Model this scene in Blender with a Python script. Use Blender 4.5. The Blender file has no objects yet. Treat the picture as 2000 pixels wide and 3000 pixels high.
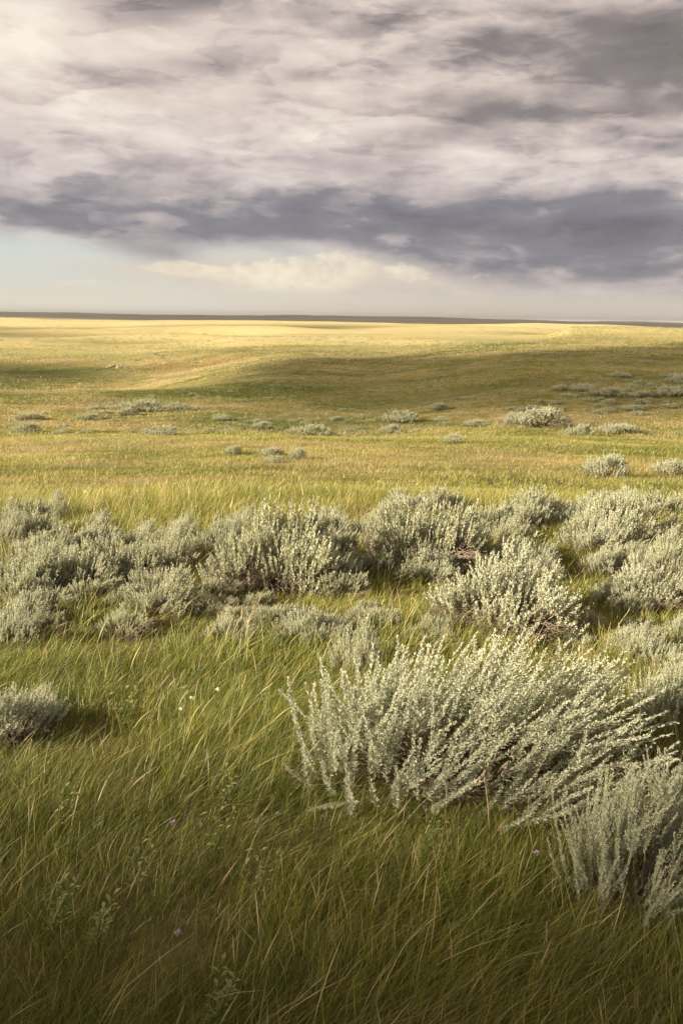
import bpy, math, random
import numpy as np
from mathutils import Matrix, Vector, Euler

S = bpy.context.scene
C = S.collection
R = math.radians
rng = np.random.default_rng(7)
random.seed(7)

# ------------------------------------------------------------------ camera
F = 2880.0                      # focal length in photo pixels (2000 x 3000)
EYE = 1.75
PITCH = math.atan(566 / F)
ROLL = R(0.78)
cam = bpy.data.cameras.new('camera')
cam.sensor_fit = 'VERTICAL'
cam.sensor_height = 36.0
cam.sensor_width = 24.0
cam.lens = 36.0 * F / 3000.0
cam.clip_start = 0.05
cam.clip_end = 120000.0
camo = bpy.data.objects.new('camera', cam)
C.objects.link(camo)
CM = (Matrix.Rotation(math.pi / 2 - PITCH, 4, 'X') @ Matrix.Rotation(ROLL, 4, 'Z'))
camo.matrix_world = Matrix.Translation((0, 0, EYE)) @ CM
S.camera = camo

# ------------------------------------------------------------------ light and exposure
EXPO = 1.5
HAZE = 0.00004
SK = 1.0 / 2 ** EXPO
SUN_EL = R(20)
sx_, sy_ = -0.90, -0.42
SUN_AZ = math.atan2(sx_, sy_)          # clockwise from +Y
SUN = Vector((math.sin(SUN_AZ) * math.cos(SUN_EL), math.cos(SUN_AZ) * math.cos(SUN_EL), math.sin(SUN_EL)))
sl = bpy.data.lights.new('sun', 'SUN')
sl.energy = 5.0
sl.angle = R(0.55)
sl.color = (1.0, 0.86, 0.66)
so = bpy.data.objects.new('sun', sl)
C.objects.link(so)
so.rotation_euler = SUN.to_track_quat('Z', 'Y').to_euler()
so.location = (-20, -10, 20)
vs = S.view_settings
vs.view_transform = 'Standard'
vs.look = 'None'
vs.exposure = EXPO
vs.gamma = 1.0
S.cycles.max_bounces = 5
S.cycles.diffuse_bounces = 3
S.cycles.glossy_bounces = 1
S.cycles.transmission_bounces = 3
S.cycles.transparent_max_bounces = 4
S.cycles.caustics_reflective = False
S.cycles.caustics_refractive = False


# ------------------------------------------------------------------ node expressions
class X:
    """a scalar socket with arithmetic"""
    t = None

    def __init__(s, v):
        s.v = v

    @staticmethod
    def m(op, *a, clamp=False):
        n = X.t.nodes.new('ShaderNodeMath')
        n.operation = op
        n.use_clamp = clamp
        for i, q in enumerate(a):
            q = q.v if isinstance(q, X) else q
            if isinstance(q, (int, float)):
                n.inputs[i].default_value = q
            else:
                X.t.links.new(q, n.inputs[i])
        return X(n.outputs[0])

    def __add__(s, o): return X.m('ADD', s, o)
    def __radd__(s, o): return X.m('ADD', o, s)
    def __sub__(s, o): return X.m('SUBTRACT', s, o)
    def __rsub__(s, o): return X.m('SUBTRACT', o, s)
    def __mul__(s, o): return X.m('MULTIPLY', s, o)
    def __rmul__(s, o): return X.m('MULTIPLY', o, s)
    def __truediv__(s, o): return X.m('DIVIDE', s, o)
    def __rtruediv__(s, o): return X.m('DIVIDE', o, s)
    def __pow__(s, o): return X.m('POWER', s, o)


def clamp(a): return X.m('ADD', a, 0.0, clamp=True)


def smooth(a, lo, hi):
    n = X.t.nodes.new('ShaderNodeMapRange')
    n.interpolation_type = 'SMOOTHSTEP'
    X.t.links.new(a.v, n.inputs[0])
    n.inputs[1].default_value = lo
    n.inputs[2].default_value = hi
    return X(n.outputs[0])


def gauss(x, y, x0, y0, sx, sy):
    a = (x - x0) / sx
    b = (y - y0) / sy
    return X.m('EXPONENT', (a * a + b * b) * -1.0)


def xyz(x, y, z=0.0):
    n = X.t.nodes.new('ShaderNodeCombineXYZ')
    for i, q in enumerate((x, y, z)):
        if isinstance(q, X):
            X.t.links.new(q.v, n.inputs[i])
        else:
            n.inputs[i].default_value = q
    return n.outputs[0]


def noise(vec, scale, detail=4.0, rough=0.5, dist=0.0, lac=2.0):
    n = X.t.nodes.new('ShaderNodeTexNoise')
    X.t.links.new(vec, n.inputs['Vector'])
    n.inputs['Scale'].default_value = scale
    n.inputs['Detail'].default_value = detail
    n.inputs['Roughness'].default_value = rough
    n.inputs['Distortion'].default_value = dist
    n.inputs['Lacunarity'].default_value = lac
    return X(n.outputs['Fac'])


def mixc(f, a, b):
    n = X.t.nodes.new('ShaderNodeMix')
    n.data_type = 'RGBA'
    for i, q in ((0, f), (6, a), (7, b)):
        if isinstance(q, X):
            X.t.links.new(q.v, n.inputs[i])
        elif isinstance(q, (float, int)):
            n.inputs[i].default_value = q
        elif isinstance(q, tuple):
            n.inputs[i].default_value = (*q, 1)
        else:
            X.t.links.new(q, n.inputs[i])
    return n.outputs[2]


def scalec(c, f):
    n = X.t.nodes.new('ShaderNodeVectorMath')
    n.operation = 'SCALE'
    X.t.links.new(c, n.inputs[0])
    if isinstance(f, X):
        X.t.links.new(f.v, n.inputs['Scale'])
    else:
        n.inputs['Scale'].default_value = f
    return n.outputs[0]


def ramp(f, stops):
    n = X.t.nodes.new('ShaderNodeValToRGB')
    e = n.color_ramp.elements
    while len(e) < len(stops):
        e.new(0.5)
    for q, (p, c) in zip(e, stops):
        q.position = p
        q.color = (*c, 1)
    X.t.links.new(f.v, n.inputs[0])
    return n.outputs[0]


# ------------------------------------------------------------------ sky
world = bpy.data.worlds.new('World')
S.world = world
world.use_nodes = True
wt = world.node_tree
wt.nodes.clear()
X.t = wt
tc = wt.nodes.new('ShaderNodeTexCoord')
sp = wt.nodes.new('ShaderNodeSeparateXYZ')
wt.links.new(tc.outputs['Generated'], sp.inputs[0])
dx, dy, dz = (X(sp.outputs[i]) for i in range(3))
az = X.m('ARCTAN2', dx, dy)
el = X.m('ARCSINE', dz)
U = 1.0 + az * 3.0                                   # across the sky
el = el + az * 0.010
V = 0.934 - 2.88 * (el * (1.0 + 0.5 * el))           # down the sky
zc = X.m('MAXIMUM', dz, 0.0) + 0.16
P = xyz(dx / zc, dy / zc, 0.3)
nA = noise(P, 0.9, 3, 0.5, 0.3)
nB = noise(xyz(dx / zc + 7.3, dy / zc + 2.1, 1.7), 1.1, 3, 0.5, 0.3)
n1 = noise(P, 2.2, 5, 0.48, 0.25)
# billows: the same field is read again a step toward the light, so each heap has a lit and a dark flank
flat = 2.6
Q = xyz(az, el * flat, 0.0)
QL = xyz(az + 0.018, el * flat - 0.050, 0.0)
n3 = noise(Q, 6.5, 7, 0.52, 0.25)
n3L = noise(QL, 6.5, 7, 0.52, 0.25)
n4 = noise(Q, 30.0, 8, 0.66, 0.2)
nH = noise(xyz(az, el * 4.2, 4.0), 3.4, 9, 0.52, 0.35)
nHL = noise(xyz(az + 0.02, el * 4.2 - 0.07, 4.0), 3.4, 9, 0.52, 0.35)
Uw = U + (nA - 0.5) * 0.8 + (n3 - 0.5) * 0.35
Vw = V + (nB - 0.5) * 0.16 + (n3 - 0.5) * 0.20
acc = 0.69 - U * 0.035 + (n1 - 0.5) * 0.34 + (n3L - n3) * 1.0 + (nHL - nH) * 0.55 + (nH - 0.5) * 0.34
# overlapping scrolls of cloud: a lit upper rim that fades into its own grey underside
nS = noise(xyz(az + 3.0, el * 2.9, 2.0), 4.5, 5, 0.48, 0.1)
for (kk, off, am) in ((4.5, 0.1, 0.17), (8.0, 0.37, 0.10)):
    sw = X.m('FRACT', nS * kk + el * 9.0 + off + (n4 - 0.5) * 0.30)
    acc = acc + (smooth(sw, 0.84, 1.0) * -1.0 + 1.0) * (sw - 0.33) * am * 1.2 * smooth(n1, 0.35, 0.62)
# heaped puffs: creases where the field crosses its middle, swelling between
for (k_, s_, a_) in ((1, 4.0, 0.50), (2, 9.0, 0.34), (3, 20.0, 0.22)):
    bl = X.m('ABSOLUTE', noise(xyz(az - 0.01 * k_, el * 2.0 + n3 * 0.04, 6.0 * k_), s_, 3, 0.5, 0.0) - 0.5) * 2.0
    acc = acc + (smooth(bl, 0.0, 0.55) - 0.42) * a_ * 0.5 * smooth(nH, 0.38, 0.6)
wisp = smooth(noise(xyz(az, el * 1.7, 9.0), 9.0, 8, 0.55, 0.6), 0.60, 0.74)      # torn bright rims
acc = acc + wisp * 0.16 + (n4 - 0.5) * 0.10 * smooth(n1, 0.4, 0.6)
for (a, x0, y0, gx, gy) in [
    (+0.36, 0.06, 0.12, 0.22, 0.13), (+0.26, 0.10, 0.37, 0.26, 0.08), (-0.30, 0.50, 0.00, 0.24, 0.06),
    (-0.40, 1.75, 0.12, 0.60, 0.11), (-0.20, 1.98, 0.24, 0.20, 0.07), (-0.20, 0.24, 0.27, 0.16, 0.05),
    (-0.30, 1.75, 0.69, 0.80, 0.10), (-0.20, 1.75, 0.66, 0.7, 0.03), (-0.30, 0.55, 0.66, 0.75, 0.055), (-0.14, 1.1, 0.64, 1.0, 0.05), (-0.26, 1.95, 0.775, 0.55, 0.045), (-0.12, 0.5, 0.70, 0.5, 0.03), (-0.22, 1.10, 0.59, 0.40, 0.04),
    (-0.20, 1.95, 0.58, 0.30, 0.03), (+0.22, 1.25, 0.42, 0.16, 0.03), (+0.18, 1.15, 0.22, 0.08, 0.03),
    (+0.24, 1.76, 0.36, 0.08, 0.025), (+0.18, 1.65, 0.52, 0.22, 0.03), (+0.10, 0.55, 0.18, 0.2, 0.05),
    (+0.12, 0.75, 0.42, 0.7, 0.14), (+0.08, 0.5, 0.25, 0.5, 0.1), (-0.14, 1.35, 0.32, 0.25, 0.04), (-0.10, 0.35, 0.54, 0.2, 0.03),
]:
    acc = acc + gauss(Uw, Vw, x0, y0, gx, gy) * a
# torn, crisp-edged shreds lying over the soft masses
tz = noise(xyz(az + 5.0, el * 3.4, 3.0), 7.0, 9, 0.56, 0.2)
tz2 = noise(xyz(az + 9.0, el * 3.8, 3.0), 12.0, 8, 0.56, 0.2)
gr = noise(xyz(az, el * 1.8, 12.0), 55.0, 8, 0.7, 0.0)
acc = acc + (smooth(tz, 0.53, 0.575) * (1.0 - smooth(tz, 0.575, 0.72))) * 0.11 - (smooth(tz2, 0.54, 0.60) * (1.0 - smooth(tz2, 0.60, 0.74))) * 0.10 + (gr - 0.5) * 0.08 + 0.015
acc = X.m('MINIMUM', acc, acc * 0.60 + 0.30)
acc = X.m('MAXIMUM', acc, acc * 0.62 + 0.13)
Bv = clamp(acc)
warm = ramp(Bv, [(0.0, (0.155, 0.140, 0.135)), (0.30, (0.26, 0.23, 0.225)), (0.58, (0.535, 0.455, 0.425)),
                 (0.80, (0.76, 0.655, 0.58)), (1.0, (0.96, 0.88, 0.76))])
cool = ramp(Bv, [(0.0, (0.16, 0.155, 0.182)), (0.30, (0.245, 0.238, 0.268)), (0.58, (0.475, 0.42, 0.42)),
                 (0.80, (0.68, 0.61, 0.58)), (1.0, (0.93, 0.87, 0.78))])
cloudc = mixc(smooth(V, 0.25, 0.62), warm, cool)
# clear air under the cloud deck
sky = wt.nodes.new('ShaderNodeTexSky')
sky.sky_type = 'NISHITA'
sky.sun_disc = False
sky.sun_elevation = SUN_EL
sky.sun_rotation = SUN_AZ
nish = scalec(sky.outputs[0], 0.055)
left = 1.0 - smooth(U, 0.3, 1.5)
haze = mixc(left, (0.56, 0.51, 0.44), (0.72, 0.67, 0.57))
gapblue = mixc(left, (0.55, 0.53, 0.49), (0.68, 0.72, 0.68))
clear = mixc(smooth(V, 0.78, 0.92), gapblue, haze)
clear = mixc(0.93, nish, clear)
# low mauve bank and cream cumulus beneath the deck
bank = clamp(gauss(U, V + (n3 - 0.5) * 0.06, 1.15, 0.815, 0.85, 0.042) * 2.2 - 0.35 + (n3 - 0.5) * 1.6 + (n4 - 0.5) * 0.5) * smooth(U + (n3 - 0.5) * 0.6, 0.10, 0.75)
lowc = mixc(clamp(bank * 1.3) * 0.95, clear, mixc(clamp(0.5 + (n3L - n3) * 3.0 + (n4 - 0.5)), (0.46, 0.415, 0.405), (0.66, 0.59, 0.53)))
n5 = noise(xyz(az, el * 1.4, 7.0), 46.0, 7, 0.62, 0.0)
Uc = U + (n3 - 0.5) * 0.30 + (n5 - 0.5) * 0.16
Vc = V + (n5 - 0.5) * 0.085 + (n3 - 0.5) * 0.06
cum = gauss(Uc - (0.84 - V) * 1.4, Vc, 0.84, 0.818, 0.20, 0.080)
for (x0, y0, gx, gy) in [(1.19, 0.800, 0.055, 0.016), (1.42, 0.806, 0.05, 0.012), (0.21, 0.862, 0.035, 0.014), (0.30, 0.864, 0.05, 0.011),
                         (0.55, 0.81, 0.14, 0.020), (0.52, 0.872, 0.05, 0.008)]:
    cum = cum + gauss(Uc, Vc, x0, y0, gx, gy) * 0.8
top_ = smooth(cum, 0.30, 0.50) * (1.0 - smooth(Vc, 0.78, 0.86)) + smooth(cum, 0.15, 0.9) * smooth(Vc, 0.78, 0.86)
cumm = top_ * (1.0 - smooth(V, 0.83, 0.875) * 0.9)
cumcol = mixc(clamp(0.70 + (n3L - n3) * 2.0 + (n5 - 0.5) * 2.2), (0.64, 0.55, 0.46), (0.95, 0.86, 0.66))
lowc = mixc(clamp(gauss(U + (n3 - 0.5) * 0.5, V + (n3 - 0.5) * 0.08, 0.82, 0.815, 0.50, 0.050) * 1.3 + (n5 - 0.5) * 0.5) * 0.75, lowc, (0.76, 0.67, 0.55))
lowc = mixc(cumm * 0.80, lowc, cumcol)
edge = 0.738 + smooth(U, 0.85, 1.6) * 0.098 + gauss(U, U, 0.42, 0.42, 0.16, 9.0) * 0.030
strk = noise(xyz(az + el * 0.3, el * 0.12, 1.0), 26.0, 4, 0.5)
virga = gauss(U - (V - 0.76) * 0.8, V, 0.46, 0.755, 0.10, 0.030) * (0.4 + strk * 1.2)
deck = 1.0 - smooth(V + (n3 - 0.5) * 0.07 + (n4 - 0.5) * 0.03 + (nA - 0.5) * 0.05 - edge, -0.045, 0.028)
final = mixc(clamp(virga * 1.0), mixc(deck, lowc, cloudc), (0.36, 0.345, 0.36))
# a little blue in the top left corner
blue = gauss(U + (n3 - 0.5) * 0.2, V + (n3 - 0.5) * 0.1, 0.02, -0.01, 0.10, 0.02)
final = mixc(smooth(blue, 0.3, 0.8), final, (0.36, 0.40, 0.60))
bg = wt.nodes.new('ShaderNodeBackground')
wt.links.new(scalec(final, SK), bg.inputs[0])
bg.inputs[1].default_value = 1.0
wo = wt.nodes.new('ShaderNodeOutputWorld')
wt.links.new(bg.outputs[0], wo.inputs[0])
world.cycles.sampling_method = 'MANUAL'
world.cycles.sample_map_resolution = 512


# ------------------------------------------------------------------ materials
def newmat(name):
    m = bpy.data.materials.new(name)
    m.use_nodes = True
    m.node_tree.nodes.clear()
    X.t = m.node_tree
    return m


def out(shader, disp=None):
    o = X.t.nodes.new('ShaderNodeOutputMaterial')
    X.t.links.new(shader, o.inputs[0])


def attr(name):
    n = X.t.nodes.new('ShaderNodeAttribute')
    n.attribute_name = name
    return n


def principled(col, rough=0.8, spec=0.2, normal=None):
    n = X.t.nodes.new('ShaderNodeBsdfPrincipled')
    if isinstance(col, tuple):
        n.inputs['Base Color'].default_value = (*col, 1)
    else:
        X.t.links.new(col, n.inputs['Base Color'])
    n.inputs['Roughness'].default_value = rough
    n.inputs['Specular IOR Level'].default_value = spec
    if normal is not None:
        X.t.links.new(normal, n.inputs['Normal'])
    return n.outputs[0]


def leafy(col, trans=0.35, spec=0.0):
    d = X.t.nodes.new('ShaderNodeBsdfDiffuse')
    t = X.t.nodes.new('ShaderNodeBsdfTranslucent')
    X.t.links.new(col, d.inputs[0])
    X.t.links.new(col, t.inputs[0])
    m = X.t.nodes.new('ShaderNodeMixShader')
    m.inputs[0].default_value = trans
    X.t.links.new(d.outputs[0], m.inputs[1])
    X.t.links.new(t.outputs[0], m.inputs[2])
    r = m.outputs[0]
    if spec > 0:
        g = X.t.nodes.new('ShaderNodeBsdfGlossy')
        g.inputs['Roughness'].default_value = 0.45
        g.inputs[0].default_value = (1, 1, 0.9, 1)
        m2 = X.t.nodes.new('ShaderNodeMixShader')
        m2.inputs[0].default_value = spec
        X.t.links.new(r, m2.inputs[1])
        X.t.links.new(g.outputs[0], m2.inputs[2])
        r = m2.outputs[0]
    return r


def geopos():
    g = X.t.nodes.new('ShaderNodeNewGeometry')
    s = X.t.nodes.new('ShaderNodeSeparateXYZ')
    X.t.links.new(g.outputs['Position'], s.inputs[0])
    return g.outputs['Position'], X(s.outputs[0]), X(s.outputs[1]), X(s.outputs[2])


def field_colour(p, x, y):
    """turf colour by place: green, olive and straw in drifts, longer across than deep"""
    r = X.m('SQRT', x * x + y * y + 1.0)
    st = xyz(x, y * 1.6, 0.0)
    big = noise(st, 0.045, 4, 0.55, 0.5)
    mid = noise(st, 0.33, 4, 0.6, 0.4)
    fine = noise(p, 2.6, 3, 0.6)
    f = (big - 0.5) * 2.3 + (mid - 0.5) * 1.5 + (fine - 0.5) * 0.8 + 0.47
    f = f + smooth(r, 130.0, 420.0) * 0.34
    f = f - gauss(x, y, -0.9, 4.6, 1.7, 1.5) * 0.26 - gauss(x, y, 2.1, 6.2, 0.8, 0.8) * 0.30 - gauss(x, y, -0.1, 3.2, 1.0, 0.8) * 0.12
    return clamp(f), r


GRASS = [(0.0, (0.080, 0.092, 0.024)), (0.30, (0.140, 0.140, 0.038)), (0.52, (0.21, 0.185, 0.062)),
         (0.72, (0.30, 0.235, 0.100)), (1.0, (0.41, 0.31, 0.16))]

# turf (the ground sheet)
M_ground = newmat('prairie_turf')
p, x, y, z = geopos()
f, r = field_colour(p, x, y)
col = ramp(f, GRASS)
soil = mixc(noise(p, 9.0, 4, 0.6), (0.085, 0.075, 0.028), (0.19, 0.15, 0.065))
tan_ = smooth(noise(xyz(x, y * 2.0, 6.0), 0.07, 4, 0.6, 0.5), 0.44, 0.62) * smooth(r, 13.0, 32.0) * (1.0 - smooth(r, 200.0, 300.0))
col = mixc(tan_ * 0.40, col, (0.34, 0.26, 0.13))
nearm = 1.0 - smooth(r, 9.0, 45.0)
col = mixc(nearm * 0.85, col, soil)
# far fields: long bands of ripe gold and green
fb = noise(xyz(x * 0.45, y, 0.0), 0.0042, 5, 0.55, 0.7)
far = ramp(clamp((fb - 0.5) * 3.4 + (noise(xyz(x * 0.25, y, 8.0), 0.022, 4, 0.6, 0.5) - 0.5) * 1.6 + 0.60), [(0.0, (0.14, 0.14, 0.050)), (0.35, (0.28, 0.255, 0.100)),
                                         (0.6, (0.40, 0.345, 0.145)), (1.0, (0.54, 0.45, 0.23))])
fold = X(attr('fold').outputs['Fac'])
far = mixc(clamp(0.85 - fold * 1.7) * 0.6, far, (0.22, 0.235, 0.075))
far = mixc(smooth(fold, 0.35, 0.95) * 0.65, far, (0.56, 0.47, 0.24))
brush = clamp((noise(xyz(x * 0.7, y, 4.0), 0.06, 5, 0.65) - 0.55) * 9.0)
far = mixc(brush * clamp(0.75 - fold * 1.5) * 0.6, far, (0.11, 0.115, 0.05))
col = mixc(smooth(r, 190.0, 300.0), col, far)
# very far plain: scrub and fallow
vf = noise(xyz(x * 0.4, y, 3.0), 0.0009, 5, 0.6, 0.5)
vfar = ramp(vf, [(0.3, (0.13, 0.14, 0.08)), (0.5, (0.24, 0.21, 0.11)), (0.7, (0.36, 0.29, 0.13))])
col = mixc(smooth(r, 2200.0, 4200.0), col, vfar)
# speckle of small scrub on the slopes
spk = noise(p, 1.9, 3, 0.65)
spk2 = noise(p, 0.5, 2, 0.5)
col = mixc(clamp((spk - 0.54) * 9.0) * smooth(r, 45.0, 110.0) * (1.0 - smooth(r, 330.0, 600.0)) * 0.75, col, (0.060, 0.070, 0.026))
col = mixc(clamp((0.42 - spk) * 9.0) * smooth(r, 60.0, 120.0) * (1.0 - smooth(r, 250.0, 400.0)) * 0.4, col, (0.42, 0.40, 0.22))
PATCHES = []        # bare soil patches, filled in below before the node links are made
M_ground_hook = (M_ground, col, p, x, y, r)


# ------------------------------------------------------------------ terrain height
def hash2(ix, iy, seed):
    h = (ix.astype(np.int64) * 374761393 + iy.astype(np.int64) * 668265263 + seed * 1442695041) & 0xFFFFFFFF
    h = ((h ^ (h >> 13)) * 1274126177) & 0xFFFFFFFF
    h = h ^ (h >> 16)
    return (h & 0xFFFFFF) / float(0xFFFFFF)


def vnoise(x, y, seed=0):
    ix, iy = np.floor(x), np.floor(y)
    fx, fy = x - ix, y - iy
    fx = fx * fx * (3 - 2 * fx)
    fy = fy * fy * (3 - 2 * fy)
    a, b = hash2(ix, iy, seed), hash2(ix + 1, iy, seed)
    c, d = hash2(ix, iy + 1, seed), hash2(ix + 1, iy + 1, seed)
    return (a * (1 - fx) + b * fx) * (1 - fy) + (c * (1 - fx) + d * fx) * fy - 0.5


def fbm(x, y, s, seed=0, o=4):
    t = 0.0
    a = 1.0
    for k in range(o):
        t = t + a * vnoise(x / s + 13.7 * k, y / s - 7.1 * k, seed + k)
        s *= 0.5
        a *= 0.5
    return t


def pchip(xs, ys):
    xs, ys = np.array(xs, float), np.array(ys, float)
    h = np.diff(xs)
    d = np.diff(ys) / h
    m = np.zeros(len(xs))
    for i in range(1, len(xs) - 1):
        if d[i - 1] * d[i] > 0:
            w1, w2 = 2 * h[i] + h[i - 1], h[i] + 2 * h[i - 1]
            m[i] = (w1 + w2) / (w1 / d[i - 1] + w2 / d[i])

    def f(x):
        x = np.clip(x, xs[0], xs[-1])
        i = np.clip(np.searchsorted(xs, x) - 1, 0, len(xs) - 2)
        t = (x - xs[i]) / h[i]
        return ((2 * t**3 - 3 * t**2 + 1) * ys[i] + (t**3 - 2 * t**2 + t) * h[i] * m[i]
                + (-2 * t**3 + 3 * t**2) * ys[i + 1] + (t**3 - t**2) * h[i] * m[i + 1])
    return f


L10 = lambda d: [math.log(q) for q in d]
prof_left = pchip(L10([1, 6, 9, 15, 29, 50, 80, 112, 135, 160, 200, 260, 350, 500, 1000, 2000, 4000, 8000, 14000, 60000]),
                  [0, 0, -.05, -.9, -3.0, -4.6, -6.3, -6.25, -9.0, -10.8, -10.3, -8.8, -8.2, -9.2, -10.5, -13, -16, 14, -5, -60])
prof_mid = pchip(L10([1, 6, 9, 15, 29, 50, 80, 105, 130, 160, 200, 240, 300, 500, 1000, 2000, 4000, 8000, 14000, 60000]),
                 [0, 0, -.05, -.9, -2.9, -4.5, -6.3, -6.5, -6.05, -5.2, -4.75, -5.4, -6.6, -7.4, -8.2, -9.5, -12, 17, -5, -60])
prof_right = pchip(L10([1, 6, 9, 15, 29, 50, 72, 95, 125, 160, 210, 280, 350, 430, 1000, 2000, 4000, 8000, 14000, 60000]),
                   [0, 0, -.05, -.9, -2.9, -4.4, -5.6, -4.9, -3.9, -3.1, -2.6, -1.4, 0.0, -7, -11, -13, -15, 1, -5, -60])


def relief(x, y):
    """the folds of the land beyond the first hill: long overlapping swells"""
    x, y = np.asarray(x, float), np.asarray(y, float)
    d = np.maximum(np.hypot(x, y), 1.0)
    u = np.clip(np.arctan2(x, np.maximum(y, 0.3 * np.abs(x) + 0.01)) / 0.335, -1.4, 1.4)
    z = 0.0
    for i, (d0, sl_, a, w, us, ue) in enumerate([(212, -35, 1.5, 20, -0.55, .35), (262, 60, 1.9, 26, -0.75, .7), (335, -60, 2.2, 32, -0.1, .9),
                                                 (430, 80, 2.6, 42, -.4, 1.0), (560, -90, 3.2, 55, 0.0, 1.4), (740, 120, 3.8, 70, .2, 1.4),
                                                 (980, -160, 5.0, 95, -.5, 1.6), (1350, 200, 6.0, 130, 0.3, 1.8), (1900, -300, 8, 200, -.2, 1.8)]):
        dd = d0 + sl_ * u + d0 * 0.16 * vnoise(u * 2.6 + i * 3.3, u * 0 + i, 80 + i)
        am = np.exp(-((u - us) / ue) ** 2) * (0.75 + 0.9 * vnoise(u * 3.2 + i * 1.7, u * 0 + 2.2 * i, 95 + i))
        z = z + a * am * np.exp(-((d - dd) / w) ** 2)
    return z - 0.8 * np.clip((d - 200) / 200, 0, 1)


def H(x, y):
    x, y = np.asarray(x, float), np.asarray(y, float)
    d = np.maximum(np.hypot(x, y), 1.0)
    u = np.arctan2(x, np.maximum(y, 0.3 * np.abs(x) + 0.01))
    u = np.clip(u / 0.335, -1.4, 1.4)
    ld = np.log(d)
    l, m, r_ = prof_left(ld), prof_mid(ld), prof_right(ld)
    sm = lambda t: t * t * (3 - 2 * t)
    wl = sm(np.clip((-u - 0.10) / 0.62, 0, 1))
    wr = sm(np.clip((u - 0.02) / 0.60, 0, 1))
    kn = sm(np.clip((u - 0.52) / 0.16, 0, 1))             # the knoll starts at a definite shoulder
    wr2 = np.where(d > 230, wr + (kn - wr) * np.clip((d - 230) / 70, 0, 1), wr)
    z = m + (l - m) * wl + (r_ - m) * wr2
    z = z + 0.05 * fbm(x, y, 1.3, 3, 3) * np.clip(d / 3, 0, 1)
    z = z + 0.55 * fbm(x, y, 16, 11, 3) * np.clip((d - 12) / 40, 0, 1) * np.clip(1.4 - d / 500, .3, 1)
    z = z + 6.0 * fbm(x * .45, y, 150, 21, 3) * np.clip((d - 185) / 300, 0, 1) * (1 - 0.8 * kn * (d < 430))
    z = z + 26 * fbm(x * .4, y, 1000, 31, 4) * np.clip((d - 700) / 2000, 0, 1)
    z = z + relief(x, y) * (1 - kn * (d < 480)) * (1 - 0.85 * sm(np.clip((u - 0.25) / 0.35, 0, 1)) * (d < 420))
    return z


Z00 = float(H(0.0, 0.01))


def ray(px, py):
    v = Vector(((px - 1000) / F, -(py - 1500) / F, -1.0))
    v = CM.to_3x3() @ v
    return v.normalized()


def at(px, py, back=0.0):
    """ground point seen at a photo pixel"""
    v = ray(px, py)
    t = 1.0 * 1.02 ** np.arange(0, 480)
    zz = EYE + v.z * t
    hh = H(v.x * t, v.y * t)
    k = np.argmax(zz < hh)
    if k == 0:
        k = 300
    lo, hi = t[max(k - 1, 0)], t[k]
    for _ in range(18):
        md = (lo + hi) / 2
        if EYE + v.z * md < float(H(v.x * md, v.y * md)):
            hi = md
        else:
            lo = md
    x, y = v.x * hi, v.y * hi
    if back:
        n = math.hypot(x, y)
        x, y = x * (1 + back / n), y * (1 + back / n)
    return Vector((x, y, float(H(x, y))))


# ------------------------------------------------------------------ mesh building
def mesh_from(name, verts, faces, mat, smooth_=False, attrs=None, loop_total=4):
    """verts (n,3); faces (m,k) one face size"""
    me = bpy.data.meshes.new(name)
    verts = np.ascontiguousarray(verts, dtype=np.float32)
    faces = np.ascontiguousarray(faces, dtype=np.int32)
    k = faces.shape[1]
    me.vertices.add(len(verts))
    me.vertices.foreach_set('co', verts.ravel())
    me.loops.add(faces.size)
    me.loops.foreach_set('vertex_index', faces.ravel())
    me.polygons.add(len(faces))
    me.polygons.foreach_set('loop_start', np.arange(0, faces.size, k, dtype=np.int32))
    me.polygons.foreach_set('loop_total', np.full(len(faces), k, dtype=np.int32))
    me.update(calc_edges=True)
    if smooth_:
        me.polygons.foreach_set('use_smooth', np.ones(len(faces), dtype=bool))
    for an, av in (attrs or {}).items():
        a = me.attributes.new(an, 'FLOAT', 'POINT')
        a.data.foreach_set('value', np.ascontiguousarray(av, dtype=np.float32))
    me.materials.append(mat)
    return me


def link(name, me, parent=None):
    o = bpy.data.objects.new(name, me)
    C.objects.link(o)
    if parent:
        o.parent = parent
    return o


def tag(o, label=None, cat=None, group=None, kind=None):
    if label:
        o['label'] = label
    if cat:
        o['category'] = cat
    if group:
        o['group'] = group
    if kind:
        o['kind'] = kind
    return o


# ------------------------------------------------------------------ ground sheet
def build_ground():
    th = np.concatenate([np.linspace(-180, -36, 60, endpoint=False), np.linspace(-36, 36, 340, endpoint=False),
                         np.linspace(36, 180, 60, endpoint=False)])
    th = np.radians(th)
    rr = 0.25 * 1.026 ** np.arange(0, 480)
    rr = rr[rr < 58000]
    RR, TH = np.meshgrid(rr, th, indexing='ij')
    xx, yy = RR * np.sin(TH), RR * np.cos(TH)
    zz = H(xx, yy)
    v = np.stack([xx, yy, zz], -1).reshape(-1, 3)
    n, m = RR.shape
    i = np.arange(n - 1)[:, None] * m
    j = np.arange(m)[None, :]
    jn = (j + 1) % m
    fc = np.stack([i + j, i + jn, i + m + jn, i + m + j], -1).reshape(-1, 4)[:, ::-1]
    cv = np.array([[0, 0, Z00]])
    v = np.concatenate([v, cv])
    # the middle is closed by degenerate-free quads: each joins two rim steps to the centre
    c = len(v) - 1
    mid = np.array([[c, (k + 2) % m, k + 1, k] for k in range(0, m, 2)])
    fc = np.concatenate([fc, mid])
    fold = (relief(v[:, 0], v[:, 1]) + 0.8) / 3.0 + fbm(v[:, 0] * .45, v[:, 1], 150, 21, 3)
    return mesh_from('ground', v, fc, M_ground, True, {'fold': fold})


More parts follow.
